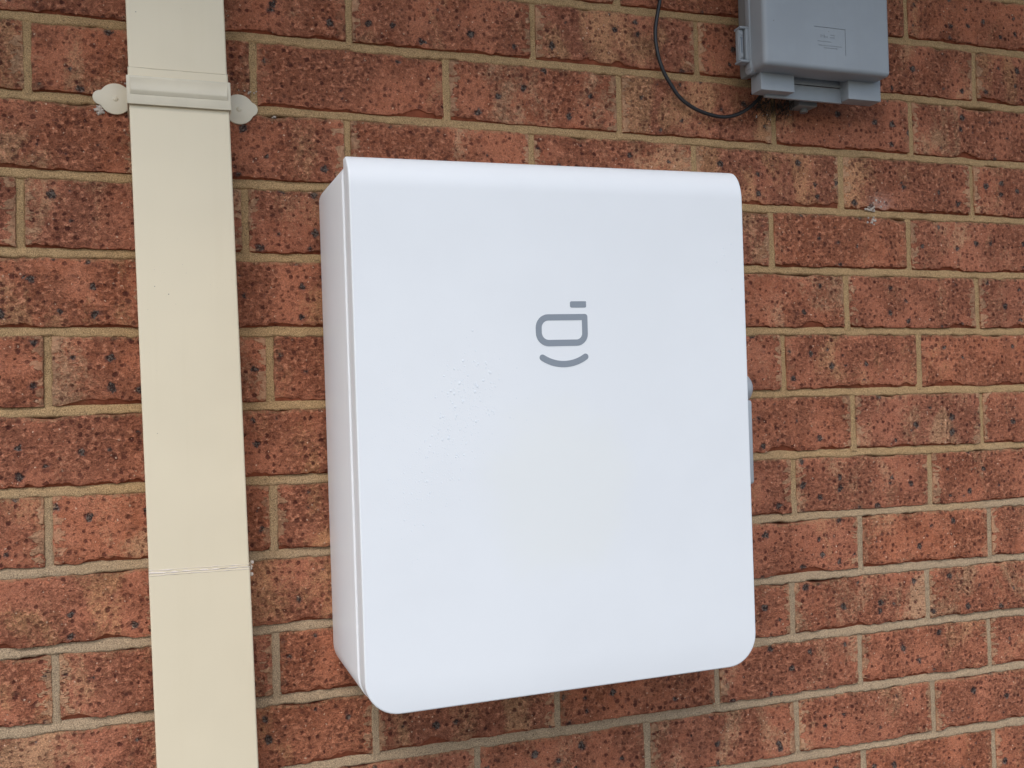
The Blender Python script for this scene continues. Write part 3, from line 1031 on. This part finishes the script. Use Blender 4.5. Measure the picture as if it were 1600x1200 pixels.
# pressed data plate: fine grooves cut into the lid face
GX = (1.0480, 1.0530, 1.0755, 1.0973, 1.0980, 1.1086, 1.1092)
GZ = (0.0190, 0.0352, 0.0356, 0.0538, 0.0541, 0.0548)
for gx in GX:
    bmesh.ops.bisect_plane(bm, geom=bm.verts[:] + bm.edges[:] + bm.faces[:], plane_co=(gx - UL.x, 0, 0), plane_no=(1, 0, 0))
for gz in GZ:
    bmesh.ops.bisect_plane(bm, geom=bm.verts[:] + bm.edges[:] + bm.faces[:], plane_co=(0, 0, gz - UL.z), plane_no=(0, 0, 1))
GR = ((1.0480, 1.0980, 0.0541, 0.0548), (1.0973, 1.0980, 0.0190, 0.0548), (1.0530, 1.0755, 0.0352, 0.0356), (1.1086, 1.1092, 0.0541, 0.0548))
sel = []
for f in bm.faces:
    c = f.calc_center_median()
    if abs(c.y + 0.1000) > 1e-5: continue
    if any(x0 < c.x + UL.x < x1 and z0 < c.z + UL.z < z1 for x0, x1, z0, z1 in GR): sel.append(f)
ex = bmesh.ops.extrude_face_region(bm, geom=sel)
for v in ex["geom"]:
    if isinstance(v, bmesh.types.BMVert): v.co.y += 0.0010
bmesh.ops.delete(bm, geom=[f for f in sel if f.is_valid], context='FACES')
lid = link("lid", from_bm("lid", bm, 40), M_grey, ub)
# worn moulded marks on the plate, too worn to read
bm = bmesh.new()
def mk(x, z, w_, h_):
    add_box(bm, Vector((x, -0.1006, z)) - UL, Vector((x + w_, -0.0999, z + h_)) - UL)
for x, z, w_, h_ in ((1.0585, .0405, .0006, .004), (1.0605, .0425, .002, .0006), (1.0635, .040, .0007, .0045), (1.0645, .0418, .003, .0006),
                     (1.0685, .0402, .0006, .003), (1.074, .0445, .007, .0005), (1.073, .0415, .008, .0005)):
    mk(x, z, w_, h_)
x = 1.055
while x < 1.092:
    w_ = random.uniform(.0008, .0022); mk(x, .0300 , w_, .0006); x += w_ + .0006
x = 1.063
while x < 1.084:
    w_ = random.uniform(.0006, .0018); mk(x, .0268, w_, .0009); x += w_ + .0006
link("moulded_marks", from_bm("moulded_marks", bm, 30), M_grey, lid)
ubox("lid_rim", [((XL - 0.0015, -0.0690, ZB + .004), (XL + 0.004, -0.0590, ZT), 0.0012)], M_grey)
ubox("lid_rim", [((XR - 0.004, -0.0690, ZB + .004), (XR + 0.0015, -0.0590, ZT), 0.0012)], M_grey)
ubox("base_rib", [((XL + .0025, -0.0560, -0.004), (XL + 0.012, -0.0380, ZT), 0.0012)], M_greyd)
# stepped bottom skirt: two tabs and a set back panel
ubox("skirt_tab", [((0.9822, -0.0720, -0.0270), (1.0345, -0.0480, 0.004), 0.0008)], M_grey)
ubox("skirt_tab", [((1.1222, -0.0720, -0.0290), (1.1762, -0.0480, 0.004), 0.0008)], M_grey)
ubox("skirt_panel", [((1.0000, -0.0550, -0.0305), (1.1240, -0.0500, -0.0102), 0.0005),
                     ((1.0000, -0.0535, -0.0085), (1.1240, -0.0490, 0.006), 0.0004)], M_grey)
ubox("hinge_ear", [((1.1740, -0.058, -0.006), (1.1820, -0.042, 0.008), 0.002)], M_grey)
g_ = ubox("cable_gland", [((1.0660, -0.0380, -0.0325), (1.0960, -0.0120, 0.0060), 0.002)], M_greyd)
bm = bmesh.new()
add_cyl(bm, Vector((1.084, -0.022, -0.0340)) - UL, 0.0055, 0.006, 'Z', 20)
link("nut", from_bm("nut", bm, 40), M_greyd, g_)
# latch
la = ubox("latch", [((0.9560, -0.0620, 0.0125), (0.9625, -0.0530, 0.0560), 0.0020)], M_grey)
ubox("latch_flange", [((0.9552, -0.0675, 0.0545), (0.9720, -0.0515, 0.0577), 0.0012)], M_grey, la)
ubox("latch_flange", [((0.9552, -0.0675, 0.0095), (0.9730, -0.0515, 0.0130), 0.0012)], M_grey, la)
ubox("latch_bar", [((0.9640, -0.0672, 0.0128), (0.9700, -0.0600, 0.0550), 0.001)], M_grey, la)
ubox("latch_face", [((0.9568, -0.0632, 0.0150), (0.9622, -0.0600, 0.0535), 0.0006)], M_grey, la)
ubox("latch_slot_shade", [((0.9590, -0.0636, 0.0235), (0.9604, -0.0625, 0.0425), 0.0),
                    ((0.9576, -0.0636, 0.0425), (0.9612, -0.0625, 0.0437), 0.0)], M_slot_shade, la)  # raised dark bars; the slot's shade is put into their colour
for zz in (0.0190, 0.0485):
    bm = bmesh.new()
    add_cyl(bm, Vector((0.9596, -0.0634, zz)) - UL, 0.0021, 0.0016, 'Y', 18, None, 0.0003)
    link("screw", from_bm("screw", bm, 40), M_grey, la)
bm = bmesh.new()
add_cyl(bm, Vector((0.9745, -0.0625, 0.0040)) - UL, 0.0092, 0.0095, 'X', 32, None, 0.0010)
add_cyl(bm, Vector((0.9765, -0.0480, 0.0035)) - UL, 0.0060, 0.0075, 'X', 24, None, 0.0010)
link("hinge_barrel", from_bm("hinge_barrel", bm, 45), M_grey, ub)

# ------------------------------------------------------------------ black cable looping into the utility box
cp = [(0.9000, -0.016, 0.330), (0.8830, -0.016, 0.200), (0.8672, -0.014, 0.1105), (0.8588, -0.012, 0.0635), (0.8606, -0.012, 0.0332),
      (0.8685, -0.012, 0.0078), (0.8814, -0.012, -0.0129), (0.8955, -0.012, -0.0293), (0.9198, -0.012, -0.0424), (0.9515, -0.012, -0.0490),
      (0.9749, -0.012, -0.0464), (0.9957, -0.013, -0.0369), (1.0135, -0.016, -0.0220), (1.0240, -0.022, -0.0050)]
V_, Q_ = tube(smooth_path(cp, 10), 0.0026, 14)
ca = link("cable", from_np("cable", V_ - np.array((0.8588, -0.012, 0.0635)), Q_), M_cable, None, (0.8588, -0.012, 0.0635))
tag(ca, "thin black cable hanging in a loop and entering the grey utility box from below", "cable")

# ------------------------------------------------------------------ dusty spider web under the utility box
V = []; Q = []
wb = empty("spider_web", (1.035, -0.004, -0.03))
tag(wb, "dark dusty cobweb strands on the bricks under the grey utility box", "cobweb")
def strands(lst, r):
    Vs = []; Qs = []; b0 = 0
    for p in lst:
        v, q = tube(p, r, 5)
        Vs.append(v - np.array(wb.location)); Qs.append(q + b0); b0 += len(v)
    return np.vstack(Vs), np.vstack(Qs)
ls = []
for i in range(70):
    a = np.array([random.uniform(1.0, 1.062), random.uniform(-.045, -.012), random.uniform(-.030, -.018)])
    bq = np.array([a[0] + random.uniform(-.012, .022), -0.0015, a[2] - abs(random.gauss(0.006, 0.010))])
    mid = (a + bq) / 2 + np.array([random.gauss(0, .002), 0, -abs(random.gauss(0, .003))])
    ls.append(smooth_path([a, mid, bq], 4))
v, q = strands(ls, 0.00033)
link("web_strands", from_np("web_strands", v, q), M_web, wb)["kind"] = "stuff"
bm = bmesh.new()
for i in range(9):
    bmesh.ops.create_icosphere(bm, subdivisions=1, radius=random.uniform(.0005, .0012), matrix=Matrix.Translation(
        Vector((random.uniform(1.015, 1.078), -0.004 - random.uniform(0, .006), random.uniform(-.052, -.034))) - Vector(wb.location)))
link("web_dust", from_bm("web_dust", bm, 60), M_webw, wb)["kind"] = "stuff"
